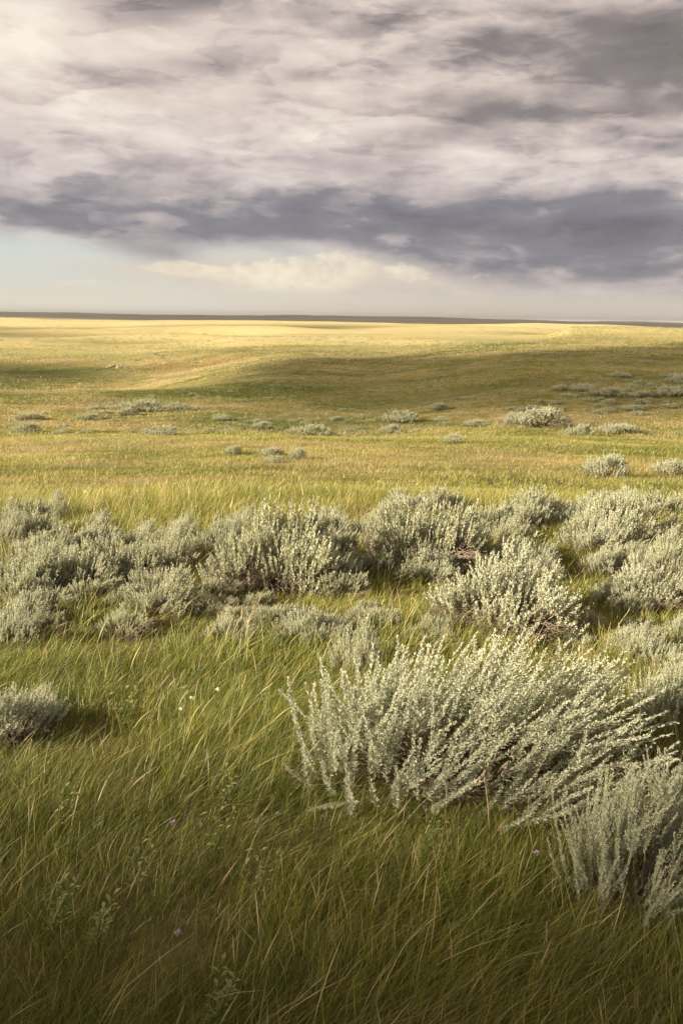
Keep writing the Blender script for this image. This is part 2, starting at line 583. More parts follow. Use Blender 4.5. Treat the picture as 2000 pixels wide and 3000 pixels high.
# finish the ground material now that at() exists
SOIL = [(560, 1072, 14, 7), (60, 1052, 12, 5), (230, 1062, 8, 4), (1650, 1026, 16, 3.0), (1050, 1120, 10, 5), (1480, 1110, 14, 5)]
mat, col, p, x, y, r = M_ground_hook
X.t = mat.node_tree
wob = (noise(p, 0.22, 4, 0.6) - 0.5) * 14.0
for (px, py, sx, sy) in SOIL:
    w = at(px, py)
    g = gauss(x + wob, y + wob * 0.7, w.x, w.y, float(sx), float(sy * 2))
    col = mixc(smooth(g, 0.25, 0.8) * 0.45, col, (0.235, 0.140, 0.070))
LUSH_AND_SHADE = [(1050, 1150, 26, 22), (100, 1088, 22, 20), (700, 1240, 12, 8), (1620, 1310, 8, 4)]  # lush patches; in the left hollow the colour also paints shade
for (px, py, sx, sy) in LUSH_AND_SHADE:
    w = at(px, py)
    g = gauss(x + wob, y + wob, w.x, w.y, float(sx), float(sy))
    col = mixc(smooth(g, 0.15, 0.9) * 0.5, col, (0.065, 0.095, 0.022))
bmp = X.t.nodes.new('ShaderNodeBump')
bmp.inputs['Strength'].default_value = 0.9
bmp.inputs['Distance'].default_value = 1.0
hgt = noise(p, 1.3, 4, 0.65) * 0.35 * smooth(r, 25.0, 90.0) + noise(p, 14.0, 3, 0.6) * 0.03
hgt = hgt + noise(p, 0.12, 4, 0.6) * 1.6 * smooth(r, 250.0, 700.0)
X.t.links.new(hgt.v, bmp.inputs['Height'])
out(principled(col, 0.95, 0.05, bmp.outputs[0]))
ground = link('ground', build_ground())
tag(ground, kind='structure')

# ------------------------------------------------------------------ unseen clouds and added blockers shading the prairie (left of the frame)
M_blocker = newmat('blocker_vapour')
p, x, y, z = geopos()
vap = leafy(mixc(noise(p, 0.01, 4), (0.72, 0.70, 0.70), (0.85, 0.84, 0.83)), 0.3)
out(vap)
M_thin = newmat('thin_blocker_vapour')
p, x, y, z = geopos()
vap = leafy(mixc(noise(p, 0.01, 4), (0.72, 0.70, 0.70), (0.85, 0.84, 0.83)), 0.3)
tr = X.t.nodes.new('ShaderNodeBsdfTransparent')
mx = X.t.nodes.new('ShaderNodeMixShader')
mx.inputs[0].default_value = 0.46
X.t.links.new(vap, mx.inputs[2])
X.t.links.new(tr.outputs[0], mx.inputs[1])
out(mx.outputs[0])


def cloud_blocker(foot, dist, thick, zref=0.0, mat=None):
    """an unseen cloudlike blocker whose shade falls on the given ground outline (list of x, y)"""
    P_ = np.array(foot, float)
    cen = P_.mean(0)
    n = len(P_) * 14
    k = np.arange(n) / 14.0
    i = k.astype(int) % len(P_)
    t = (k - np.floor(k))[:, None]
    ring = P_[i] * (1 - t) + P_[(i + 1) % len(P_)] * t
    per = np.hypot(*(ring - cen).T).mean()
    rings = np.array([1.0, 0.985, 0.95, 0.88, 0.76, 0.6, 0.42, 0.24, 0.1])
    vs_, fs = [], []
    s = np.array(SUN)
    for side in (1, -1):
        for q in rings:
            xy = cen + (ring - cen) * q
            lump = math.sqrt(max(0, 1 - q ** 6)) * thick * (0.6 + 1.1 * (fbm(xy[:, 0], xy[:, 1], per * .5, 5, 4) + 0.35))
            lump = lump * (1.0 if side > 0 else 0.45)
            vv = np.column_stack([xy, np.full(len(xy), zref)]) + s * (dist + side * np.maximum(lump, 0))[:, None]
            vs_.append(vv)
    nr = len(rings)
    for side in (0, 1):
        for a in range(nr - 1):
            b0 = (side * nr + a) * n
            j = np.arange(n)
            q4 = np.stack([b0 + j, b0 + (j + 1) % n, b0 + n + (j + 1) % n, b0 + n + j], -1)
            fs.append(q4 if side else q4[:, ::-1])
        c0 = (side * nr + nr - 1) * n
        fs.append(np.array([[c0 + a, c0 + a + 1, c0 + (n - 2 - a) % n, c0 + (n - 1 - a)] for a in range(n // 2 - 1)]))
    o = link('cloud_blocker', mesh_from('cloud_blocker', np.concatenate(vs_), np.concatenate(fs), mat or M_blocker, True))
    tag(o, kind='structure')
    return o


def foot(pts):
    return [(at(*q).x, at(*q).y) for q in pts]


NEAR_SHADE_EDGE = 3.4
cloud_blocker([(-45, NEAR_SHADE_EDGE + 1.2), (-15, NEAR_SHADE_EDGE + .3), (0, NEAR_SHADE_EDGE - .1), (15, NEAR_SHADE_EDGE + .2), (45, NEAR_SHADE_EDGE + 1.5), (80, -60), (20, -110), (-70, -90)], 160, 8)  # added low blocker out of view, only to darken the nearest grass
hill = foot([(600, 1118), (780, 1062), (1000, 1047), (1250, 1036), (1550, 1032), (1800, 1024), (2000, 1012), (2250, 1005),
             (2350, 1100), (2200, 1210), (1750, 1235), (1300, 1235), (900, 1220), (600, 1195), (470, 1150)])
cloud_blocker(hill, 1000, 30, -5.0, M_thin)
hol = foot([(-160, 1062), (100, 1068), (230, 1088), (300, 1100), (100, 1112), (-160, 1116)])
cloud_blocker(hol, 900, 10, -9.0, M_thin)  # another unseen blocker, added to put the left hollow in shade
cloud_blocker(foot([(420, 953), (700, 950), (1000, 951.5), (1200, 957), (950, 963), (600, 960)]), 3000, 40, -8, M_thin)
cloud_blocker(foot([(-200, 975), (150, 972), (420, 979), (150, 983), (-200, 984)]), 2500, 30, -8, M_thin)
cloud_blocker([(-5200, 3600), (-1500, 4300), (300, 3700), (1800, 3200), (3800, 2700), (7000, 2600), (9500, 9000), (4000, 19000), (-4000, 19000), (-9000, 9000)], 11500, 300, -10)

# ------------------------------------------------------------------ sagebrush
M_sage = newmat('sage_leaf')
rnd = X(attr('rnd').outputs['Fac'])
dry = X(attr('dry').outputs['Fac'])
oi = X.t.nodes.new('ShaderNodeObjectInfo')
orn = X(oi.outputs['Random'])
col = mixc(rnd, (0.38, 0.405, 0.29), (0.64, 0.65, 0.485))
col = mixc(orn * 0.28, col, (0.44, 0.44, 0.22))
col = mixc(dry * 0.8, col, (0.28, 0.21, 0.12))
out(leafy(col, 0.30, 0.0))
M_wood = newmat('sage_wood')
p, x, y, z = geopos()
col = mixc(noise(p, 60, 4, 0.6), (0.13, 0.105, 0.075), (0.30, 0.24, 0.18))
out(principled(col, 0.9, 0.1))


def tubes(paths, r0, r1, sides=4):
    """paths (n,k,3), r0,r1 (n,)"""
    n, k, _ = paths.shape
    tg = np.gradient(paths, axis=1)
    tg /= np.linalg.norm(tg, axis=2, keepdims=True) + 1e-9
    ref = np.array([0.31, 0.87, 0.38])
    a = np.cross(tg, ref)
    a /= np.linalg.norm(a, axis=2, keepdims=True) + 1e-9
    b = np.cross(tg, a)
    rr = r0[:, None] + (r1 - r0)[:, None] * np.linspace(0, 1, k)[None]
    V_ = np.zeros((n, k, sides, 3))
    for s in range(sides):
        c, d = math.cos(2 * math.pi * s / sides), math.sin(2 * math.pi * s / sides)
        V_[:, :, s] = paths + (a * c + b * d) * rr[..., None]
    base = (np.arange(n) * k * sides)[:, None]
    fs = []
    for q in range(k - 1):
        for s in range(sides):
            o0 = base[:, 0] + q * sides
            fs.append(np.stack([o0 + s, o0 + (s + 1) % sides, o0 + sides + (s + 1) % sides, o0 + sides + s], -1))
    return V_.reshape(-1, 3), np.concatenate(fs)


def sage_mesh(seed, rx, ry, h, lobes, tw, leaves, leafl=0.017, leafw=0.0045, wind=0.30, plume=0.36, spiky=1.0, dryp=0.10, woody=1.0, tight=0.10, mounds=0):
    g = np.random.default_rng(seed)
    ph = g.uniform(0, 2 * np.pi, lobes)
    rho = np.sqrt(g.random(lobes)) * 0.95
    lx, ly = np.cos(ph) * rho, np.sin(ph) * rho
    lump = 0.62 + 0.62 * g.random(lobes)
    lz = (1 - rho ** 2.2) ** 0.75 * 0.58 * lump + 0.06
    lobe = np.stack([lx * rx * 0.82, ly * ry * 0.82, lz * h], -1)
    mc = np.zeros((lobes, 2))
    mr = 1.0
    if mounds:          # an old shrub: several unequal mounds grown together, with gaps between
        k = np.arange(mounds)
        an = k * 2.4 + g.uniform(-.5, .5, mounds)
        rr_ = np.sqrt((k + 0.3) / mounds) * 0.72
        cen = np.stack([np.cos(an) * rr_ * rx, np.sin(an) * rr_ * ry], -1)
        hh = g.uniform(0.42, 1.0, mounds) * (1.05 - 0.25 * rr_)
        hh[g.integers(0, mounds)] = 1.0
        mi = np.arange(lobes) % mounds
        mr = 1.9 / mounds ** 0.5 * 0.5
        mc = cen[mi]
        lobe[:, 0] = lx * rx * mr + mc[:, 0]
        lobe[:, 1] = ly * ry * mr + mc[:, 1]
        lobe[:, 2] = lz * h * hh[mi]
    lobe[:, 0] += wind * 0.25 * lobe[:, 2]
    # twigs
    n = lobes * tw
    li = np.repeat(np.arange(lobes), tw)
    sg = tight * (rx + ry) / 2 * 1.2
    st = lobe[li] + g.normal(0, 1, (n, 3)) * np.array([sg, sg, sg * 0.55])
    st[:, 2] = np.maximum(st[:, 2], 0.02 * h)
    rad = np.stack([(st[:, 0] - mc[li, 0] * .6) / rx, (st[:, 1] - mc[li, 1] * .6) / ry], -1) / max(mr, 0.55)
    rl = np.hypot(rad[:, 0], rad[:, 1])
    dr = np.zeros((n, 3))
    dr[:, :2] = rad * (0.75 / spiky) * (0.6 + rl[:, None] * .6)
    dr[:, 2] = 0.95
    dr[:, 0] += wind
    dr[:, 1] += wind * 0.25
    lobdir = g.normal(0, 0.16, (lobes, 3))
    dr += lobdir[li] + g.normal(0, 0.15, (n, 3))
    dr /= np.linalg.norm(dr, axis=1, keepdims=True)
    Lt = h * plume * g.uniform(0.55, 1.25, n) * (1.05 - 0.3 * rl)
    K = 5
    tt = np.linspace(0, 1, K)[None, :, None]
    curl = g.normal(0, 0.10, (n, 3)) + np.array([wind * 0.30, wind * .1, 0.16])
    path = st[:, None] + dr[:, None] * tt * Lt[:, None, None] + curl[:, None] * (tt ** 2) * Lt[:, None, None]
    # leaves along the twigs
    m = leaves
    t = g.random((n, m)) ** 0.85 * 0.98 + 0.02
    ti = t * (K - 1)
    i0 = np.minimum(ti.astype(int), K - 2)
    fr = (ti - i0)[..., None]
    ar = np.arange(n)[:, None]
    pos = path[ar, i0] * (1 - fr) + path[ar, i0 + 1] * fr
    tan = path[ar, i0 + 1] - path[ar, i0]
    tan /= np.linalg.norm(tan, axis=2, keepdims=True) + 1e-9
    rv = g.normal(0, 1, (n, m, 3))
    rv -= tan * (rv * tan).sum(2, keepdims=True)
    rv /= np.linalg.norm(rv, axis=2, keepdims=True) + 1e-9
    out_ = g.uniform(0.45, 1.1, (n, m, 1)) * (1.15 - 0.55 * t[..., None])
    ld = tan * 0.75 + rv * out_
    ld /= np.linalg.norm(ld, axis=2, keepdims=True)
    sd = np.cross(ld, rv + g.normal(0, .5, (n, m, 3)))
    sd /= np.linalg.norm(sd, axis=2, keepdims=True) + 1e-9
    ll = leafl * g.uniform(0.6, 1.3, (n, m, 1)) * (1.15 - 0.4 * t[..., None])
    ww = leafw * g.uniform(0.8, 1.3, (n, m, 1))
    A = pos
    Bq = pos + ld * ll * 0.6 + sd * ww * 0.5
    Cq = pos + ld * ll
    Dq = pos + ld * ll * 0.6 - sd * ww * 0.5
    V_ = np.stack([A, Bq, Cq, Dq], 2).reshape(-1, 3)
    fc = np.arange(n * m * 4).reshape(-1, 4)
    rn = np.repeat((g.random((n, m)) * 0.6 + 0.4 * t).ravel(), 4)
    low = np.clip(1.0 - pos[..., 2] / (0.45 * h), 0, 1)
    dryv = ((g.random((n, m)) < dryp * (0.4 + 3.0 * low)) * g.uniform(0.4, 1, (n, m)))
    dv = np.repeat(dryv.ravel(), 4)
    fol = mesh_from('sage_foliage', V_, fc, M_sage, False, {'rnd': rn, 'dry': dv})
    # wood: limbs from the root to each lobe, then twig stems, then dry tangles low down
    kk = 6
    tq = np.linspace(0, 1, kk)[None, :, None]
    root = g.normal(0, 0.05, (lobes, 3)) * np.array([rx, ry, 0])
    ctrl = lobe * np.array([0.55, 0.55, 0.30])
    pth = root[:, None] * (1 - tq) ** 2 + ctrl[:, None] * 2 * tq * (1 - tq) + lobe[:, None] * tq ** 2
    pth = pth + g.normal(0, 0.018, pth.shape) * h * (tq > 0) * (tq < 1)
    v1, f1 = tubes(pth, np.full(lobes, 0.016 * h + .003), np.full(lobes, 0.004 * h + .001), 5)
    sel = g.random(n) < min(1.0, 0.6 * woody)
    v2, f2_ = tubes(path[sel], np.full(sel.sum(), 0.0022), np.full(sel.sum(), 0.0008), 3)
    nd = int(lobes * 5 * woody)
    pd = g.uniform(0, 2 * np.pi, nd)
    s0 = np.stack([np.cos(pd) * rx * .35, np.sin(pd) * ry * .35, g.uniform(.03, .3, nd) * h], -1)
    e0 = np.stack([np.cos(pd) * rx * 1.0, np.sin(pd) * ry * 1.0, g.uniform(.02, .35, nd) * h], -1)
    pd_ = s0[:, None] + (e0 - s0)[:, None] * tq + g.normal(0, 0.035, (nd, kk, 3)) * h
    v3, f3 = tubes(pd_, np.full(nd, 0.0030), np.full(nd, 0.0012), 3)
    wv = np.concatenate([v1, v2, v3])
    wf = np.concatenate([f1, f2_ + len(v1), f3 + len(v1) + len(v2)])
    wood = mesh_from('sage_branches', wv, wf, M_wood, False)
    return fol, wood, h, rx


NOWOOD = []
FOOT = []        # shrub footprints: grass thins and shortens inside them


def sage_thing(meshes, loc, sw, sh, rz, label, group=None, cat='shrub', flip=False):
    fol, wood, h, rx = meshes
    e = bpy.data.objects.new('sagebrush', None)
    C.objects.link(e)
    e.empty_display_size = 0.1
    e.location = loc
    e.rotation_euler = (0, 0, rz)
    e.scale = (sw / rx, sw / rx, sh / h)
    FOOT.append((loc[0], loc[1], sw, sw * 0.75))
    tag(e, label, cat, group)
    link('foliage', fol, e)
    if wood and meshes not in NOWOOD:
        link('branches', wood, e)
    return e


D2F = 2000 / 1568.0


def place(meshes, cx, by, wpx, top, label, group=None, rz=None, hs=1.0, dig=0.03):
    """cx, base y, width and top y in units of the 1568-wide view"""
    q = at(cx * D2F, by * D2F)
    D = math.hypot(q.x, q.y)
    dist = math.sqrt(D * D + (EYE - q.z) ** 2)
    w = wpx * D2F / F * dist / 2
    hgt = (by - top) * D2F / F * dist
    dep = (EYE - q.z) / D
    back = w * 0.55
    # the top seen over the crown's depth: take the ground rise of that depth away
    hgt = max(hgt - back * dep * 0.5, hgt * 0.7) * hs * 1.02
    c = at(cx * D2F, by * D2F, back)
    c.z -= dig * hgt
    if rz is None:
        rz = random.uniform(-0.5, 0.5)
    return sage_thing(meshes, c, w * 1.14, hgt, rz, label, group)


GN = 'sagebrush in the band across the foreground'
hero = sage_mesh(101, 0.66, 0.42, 0.66, 46, 12, 190, 0.018, 0.0047, 0.34, 0.48, 1.0, 0.04, .6)
hero2 = sage_mesh(102, 0.50, 0.40, 0.60, 34, 12, 180, 0.017, 0.0047, 0.22, 0.44, 1.2, 0.05, .6)
VN = [sage_mesh(110 + k, [0.62, .55, .5, .6, .45][k], [.5, .48, .45, .5, .42][k], [.42, .45, .50, .40, .46][k], [84, 77, 56, 80, 30][k], 9, 50,
                0.021, 0.0078, [.12, .15, .22, .10, .25][k], [.30, .28, .34, .27, .42][k], [.62, .58, .95, .55, 1.3][k], [.10, .22, .06, .24, .04][k],
                1.2, [.06, .055, .065, .055, .085][k], [6, 7, 4, 8, 3][k]) for k in range(5)]

place(hero, 1060, 1915, 780, 1545, 'huge silver sagebrush with long plumes sweeping right, largest shrub in the foreground', GN, 0.0)
place(hero2, 1460, 2125, 360, 1840, 'sagebrush at the lower right edge, nearest of all the shrubs, with upright curled plumes', GN, 0.1)
place(hero2, 1535, 1700, 210, 1560, 'sagebrush with tilted plumes at the right edge just beyond the largest shrub', GN, 0.5)
place(VN[2], 25, 1720, 190, 1575, 'sagebrush cut by the left edge, lowest shrub on the left above a dark hollow', GN)
place(VN[1], 1150, 1480, 330, 1255, 'rounded bushy pale sagebrush directly above the largest shrub, with dark gaps in it', GN)
NEAR = [
    (0, 640, 1360, 290, 1145, 'big domed sagebrush left of centre with a deep shadow on its right side'),
    (3, 975, 1315, 250, 1120, 'broad sagebrush right of the deep shadow, with brown twiggy base'),
    (0, 1395, 1265, 200, 1130, 'sagebrush with a bare orange brown trunk showing in the right of the band'),
    (2, 1215, 1215, 150, 1112, 'pale spiky sagebrush on the skyline of the band, left of the bare trunk one'),
    (3, 1535, 1205, 150, 1118, 'sagebrush at the right edge where the band meets the meadow'),
    (4, 128, 1200, 62, 1130, 'small lone upright sagebrush on the left with bare soil at its foot'),
    (0, 55, 1385, 190, 1250, 'low dense sagebrush cut by the left edge, brown beneath'),
    (1, 185, 1375, 180, 1245, 'low dense sagebrush left of the one with the small black hollow'),
    (3, 300, 1345, 170, 1225, 'low sagebrush with a small black hollow in its side'),
    (4, 400, 1310, 110, 1200, 'loose yellow green sagebrush left of the big domed one, grass growing through'),
    (4, 25, 1265, 90, 1185, 'thin spiky sagebrush at the left edge, highest on that side'),
    (4, 228, 1222, 70, 1175, 'sparse little sagebrush right of the lone upright one'),
    (2, 712, 1485, 140, 1390, 'yellowish sagebrush in the grass below the big domed one'),
    (3, 855, 1455, 130, 1382, 'low grey sagebrush between the yellowish one and the rounded bushy one'),
    (1, 530, 1490, 120, 1405, 'low sagebrush with bare dark twigs in the grass left of the yellowish one'),
    (4, 820, 1560, 100, 1432, 'wispy yellow green sagebrush beside a dark hollow, above left of the largest shrub'),
    (1, 1480, 1405, 170, 1285, 'wide pale sagebrush at right, beside the bright green grass gap'),
    (4, 1455, 1520, 100, 1440, 'small sharp tufted sagebrush alone in green grass at right'),
    (3, 1560, 1490, 90, 1395, 'sagebrush cut by the right edge above the small tufted one'),
    (2, 1352, 1455, 60, 1400, 'small bluish sagebrush in the shade right of the rounded bushy one'),
    (4, 30, 1490, 100, 1405, 'ragged sagebrush at the left edge beneath the low dense ones'),
    (0, 505, 1290, 120, 1180, 'sagebrush tucked against the left side of the big domed one'),
    (4, 330, 1275, 110, 1200, 'thin sagebrush standing behind the one with the small black hollow'),
    (2, 1010, 1190, 110, 1110, 'pale sagebrush tuft topping the band just right of centre'),
    (4, 868, 1240, 90, 1160, 'thin sagebrush behind the shaded gap at the centre of the band'),
    (3, 1110, 1235, 130, 1145, 'sagebrush in the back of the band above the dark gap right of centre'),
    (0, 1310, 1225, 120, 1150, 'sagebrush filling the back of the band beside the bare trunk one'),
    (1, 1215, 1330, 100, 1240, 'greenish sagebrush above the rounded bushy one, leaning on it'),
    (3, 625, 1440, 120, 1380, 'flat grey sagebrush at the foot of the big domed one'),
    (4, 760, 1225, 80, 1165, 'thin sagebrush on the far right shoulder of the big domed one'),
    (1, 1455, 1185, 120, 1120, 'sagebrush behind the bare trunk one, its tips against the meadow'),
    (4, 1400, 1395, 80, 1325, 'straggly sagebrush at the edge of the bright green grass gap'),
    (1, 110, 1300, 150, 1215, 'sagebrush behind the low dense ones on the left'),
    (4, 420, 1255, 90, 1180, 'faint upright sagebrush at the back, left of the big domed one'),
    (1, 1535, 1330, 110, 1235, 'sagebrush at the right edge below the band, brown twigs at its base'),
    (4, 560, 1230, 90, 1165, 'slim sagebrush on the far left shoulder of the big domed one'),
    (3, 1040, 1395, 100, 1335, 'low sagebrush touching the left foot of the rounded bushy one'),
    (4, 100, 1640, 80, 1580, 'thin sagebrush seedling right of the left edge shrub'),
    (1, 1305, 1500, 100, 1440, 'short sagebrush between the rounded bushy one and the largest shrub'),
]
for (k, cx, by, w, top, lab) in NEAR:
    place(VN[k], cx, by, w, top, lab, GN)

# the low growth that knits the band together
g_ = random.Random(31)
FILL = [
    ((0, 1235, 380, 1400), 22, 'low half buried sagebrush in the thick patch at the left of the band'),
    ((430, 1240, 800, 1400), 15, 'low half buried sagebrush around the big domed one'),
    ((840, 1180, 1290, 1340), 17, 'low half buried sagebrush in the thick patch right of centre'),
    ((1290, 1160, 1568, 1330), 13, 'low half buried sagebrush in the right of the band'),
    ((0, 1400, 560, 1500), 8, 'stunted sagebrush in the brown grass below the left of the band'),
    ((560, 1400, 1000, 1500), 8, 'stunted sagebrush in the grass below the middle of the band'),
    ((1330, 1340, 1568, 1560), 9, 'stunted sagebrush in the grass at right'),
]
for (bx_, n_, lab) in FILL:
    for k in range(n_):
        cx, by = g_.uniform(bx_[0], bx_[2]), g_.uniform(bx_[1], bx_[3])
        w = g_.uniform(75, 150)
        place(VN[g_.choice([0, 1, 3, 1, 3, 4])], cx, by, w, by - w * g_.uniform(.45, .75), lab, GN)

# middle distance: coarser leaves
VM = [sage_mesh(140 + k, .7, .6, .5, 34, 9, 44, 0.034, 0.014, .12, .34, 1.0, .14, 0.5) for k in range(3)]
GM = 'sagebrush scattered over the meadow'
MID = [
    (320, 946, 110, 920, 'dark wide sagebrush clump at the foot of the slope on the left'),
    (292, 955, 50, 938, 'pale small sagebrush under the dark wide clump on the left'),
    (405, 942, 60, 925, 'sagebrush right of the dark wide clump on the left'),
    (62, 995, 60, 970, 'dark sagebrush near the left edge of the meadow'),
    (65, 965, 70, 950, 'faint sagebrush beyond the dark one near the left edge'),
    (375, 1000, 100, 978, 'pale low sagebrush in the green swale left of centre'),
    (710, 1001, 100, 975, 'dark sagebrush near the centre of the meadow'),
    (625, 1049, 60, 1028, 'grey sagebrush with a dark crown, left of centre in the near meadow'),
    (630, 1063, 46, 1046, 'pale sagebrush right below the dark crowned one'),
    (684, 1054, 40, 1028, 'thin pale sagebrush right of the dark crowned one'),
    (537, 1045, 40, 1024, 'faint straw coloured sagebrush left of the dark crowned one'),
    (510, 966, 40, 952, 'small sagebrush at the foot of the shaded hill, left of centre'),
    (600, 985, 40, 968, 'thin sagebrush left of the dark one near the centre'),
    (772, 968, 34, 957, 'tiny dark sagebrush at the foot of the shaded hill'),
    (922, 971, 90, 945, 'grey sagebrush with many dark gaps at the foot of the shaded hill'),
    (896, 996, 50, 974, 'rounded sagebrush below the one with many dark gaps'),
    (1007, 944, 46, 926, 'sagebrush low on the shaded hill above the centre right meadow'),
    (1012, 968, 34, 957, 'tiny sagebrush left of the oval one'),
    (1090, 980, 52, 964, 'oval sagebrush alone at the foot of the shaded hill'),
    (1240, 983, 140, 940, 'largest sagebrush clump of the meadow, at the foot of the shaded hill'),
    (1180, 975, 70, 950, 'low sagebrush joining the left end of the largest meadow clump'),
    (1330, 1003, 60, 975, 'pale sagebrush below right of the largest meadow clump'),
    (1420, 998, 110, 975, 'long pale sagebrush right of the largest meadow clump'),
    (1040, 1018, 50, 998, 'straw tinted sagebrush below the oval one'),
    (1390, 1098, 100, 1045, 'bushy sagebrush by itself just beyond the foreground band'),
    (1540, 1093, 90, 1058, 'wide sagebrush cut by the right edge just beyond the band'),
    (1530, 912, 70, 890, 'pale sagebrush on the right hillside near the frame edge'),
    (1552, 880, 50, 862, 'dark topped sagebrush highest on the right hillside at the edge'),
    (1285, 898, 40, 886, 'leftmost dark sagebrush of those high on the right hillside'),
    (1340, 900, 60, 884, 'sagebrush pair top, next right of the leftmost dark one'),
    (1390, 912, 80, 893, 'wide pale sagebrush in the middle of the right hillside'),
    (1470, 915, 60, 900, 'sagebrush between the wide pale one and the frame edge'),
    (1420, 868, 50, 856, 'uppermost small sagebrush on the right hillside'),
    (205, 965, 60, 951, 'faint sagebrush in the left meadow'),
    (1450, 945, 50, 932, 'small sagebrush low on the right hillside'),
    (1395, 948, 34, 937, 'tiny sagebrush low on the right hillside, left of a twin'),
]
for i, (cx, by, w, top, lab) in enumerate(MID):
    if w >= 90 and by < 1010:       # a clump seen as one low mass
        place(VM[i % 3], cx, by, w, top, lab, GM)
    else:
        place(VM[i % 3], cx, by, w, top, lab, GM)

# the far scatter of small shrubs on the slopes
VF = [sage_mesh(170 + k, .7, .6, .5, 16, 6, 26, 0.07, 0.032, .1, .34, .8, .12, 0.2) for k in range(3)]
GS = 'small sagebrush dotted over the hillsides'

NOWOOD += VF


def scatter(n, box, s0, s1, label, seed, dens=None):
    g = random.Random(seed)
    k = 0
    while k < n:
        cx, cy = g.uniform(box[0], box[2]), g.uniform(box[1], box[3])
        if dens and not dens(cx, cy):
            continue
        q = at(cx * D2F, cy * D2F)
        if math.hypot(q.x, q.y) > 420:
            k += 1
            continue
        s = g.uniform(s0, s1)
        sage_thing(VF[k % 3], (q.x, q.y, q.z - 0.03), s * g.uniform(.8, 1.5), s * .55, g.uniform(-3, 3), label, GS)
        k += 1


scatter(38, (1150, 862, 1600, 955), 0.38, 0.85, 'small grey sagebrush in the thick scatter on the right hillside', 1,
        lambda a, b: b > 955 - (a - 1100) * 0.22)
scatter(34, (560, 840, 1200, 945), 0.22, 0.5, 'small sagebrush speck on the shaded central hill', 2,
        lambda a, b: b > 950 - (a - 480) * 0.5)
scatter(16, (200, 905, 560, 945), 0.3, 0.6, 'small sagebrush at the foot of the left slope', 3)
scatter(10, (-20, 945, 520, 1000), 0.25, 0.5, 'small sagebrush tuft in the left meadow', 4)
scatter(12, (380, 820, 620, 930), 0.25, 0.5, 'small shrub on the left shoulder of the shaded hill', 5)
scatter(8, (0, 800, 560, 850), 0.35, 0.8, 'dark small shrub in the sunlit hollow at the far left', 6)

# the countless smaller scrub that roughens the slopes, one mass
def far_scrub():
    g = np.random.default_rng(77)
    vs_, fs, rn, dr = [], [], [], []
    off = 0
    src = []
    for m in VF:
        me = m[0]
        v = np.zeros(len(me.vertices) * 3, np.float32)
        me.vertices.foreach_get('co', v)
        a_ = np.zeros(len(me.vertices), np.float32)
        me.attributes['rnd'].data.foreach_get('value', a_)
        src.append((v.reshape(-1, 4, 3), a_.reshape(-1, 4)))
    n = 3200
    k = 0
    while k < n:
        yy = 62 + 320 * g.random() ** 1.1
        xx = (g.random() * 2 - 1) * (0.42 * yy)
        if fbm(np.array([xx]), np.array([yy]), 26, 91, 3)[0] + 0.15 < g.random() * 0.8 - 0.2:
            continue
        v, a_ = src[k % 3]
        sel = g.random(len(v)) < 0.16
        v, a_ = v[sel] , a_[sel]
        sc = g.uniform(0.28, 0.62) * (0.7 + yy / 300)
        c, d = math.cos(k), math.sin(k)
        vv = v * sc * np.array([1.5, 1.5, 1.0])
        vv = np.stack([vv[..., 0] * c - vv[..., 1] * d, vv[..., 0] * d + vv[..., 1] * c, vv[..., 2]], -1) + np.array([xx, yy, float(H(xx, yy)) - .03])
        vs_.append(vv.reshape(-1, 3))
        rn.append(a_.ravel())
        k += 1
    V_ = np.concatenate(vs_)
    me = mesh_from('hillside_scrub', V_, np.arange(len(V_)).reshape(-1, 4), M_sage, False, {'rnd': np.concatenate(rn) * 0.3, 'dry': np.repeat(g.random(len(V_) // 4) ** 2, 4)})
    tag(link('hillside_scrub', me), 'low grey green scrub speckling the hillsides', 'scrub', kind='stuff')


far_scrub()

# ------------------------------------------------------------------ grass
M_grass = newmat('grass_blades')
p, x, y, z = geopos()
f, r = field_colour(p, x, y)
rnd = X(attr('rnd').outputs['Fac'])
alo = X(attr('along').outputs['Fac'])
head = X(attr('head').outputs['Fac'])
f2 = clamp(f * 0.60 + (rnd - 0.5) * 0.60 + smooth(rnd, 0.90, 0.96) * 0.40 + 0.08)
col = ramp(f2, [(0.0, (0.105, 0.140, 0.018)), (0.30, (0.230, 0.255, 0.032)), (0.52, (0.37, 0.355, 0.072)),
                (0.72, (0.50, 0.425, 0.145)), (1.0, (0.62, 0.48, 0.25))])
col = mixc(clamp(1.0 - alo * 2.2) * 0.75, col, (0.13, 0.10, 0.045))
bp = smooth(noise(p, 0.9, 4, 0.6, 0.6) + gauss(x, y, -1.6, 6.6, 2.0, 1.2) * 0.14 , 0.58, 0.74) * (1.0 - smooth(r, 14.0, 40.0))
col = mixc(bp * 0.55, col, mixc(rnd, (0.15, 0.105, 0.055), (0.40, 0.28, 0.16)))
tan_ = smooth(noise(xyz(x, y * 2.0, 6.0), 0.07, 4, 0.6, 0.5), 0.44, 0.62) * smooth(r, 13.0, 32.0)
col = mixc(tan_ * 0.42, col, (0.43, 0.33, 0.17))
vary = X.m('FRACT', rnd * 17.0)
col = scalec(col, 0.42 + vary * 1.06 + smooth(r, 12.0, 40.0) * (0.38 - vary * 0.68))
col = mixc(head * 0.85, col, (0.52, 0.40, 0.20))
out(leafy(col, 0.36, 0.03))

WIND = np.array([0.93, 0.30])


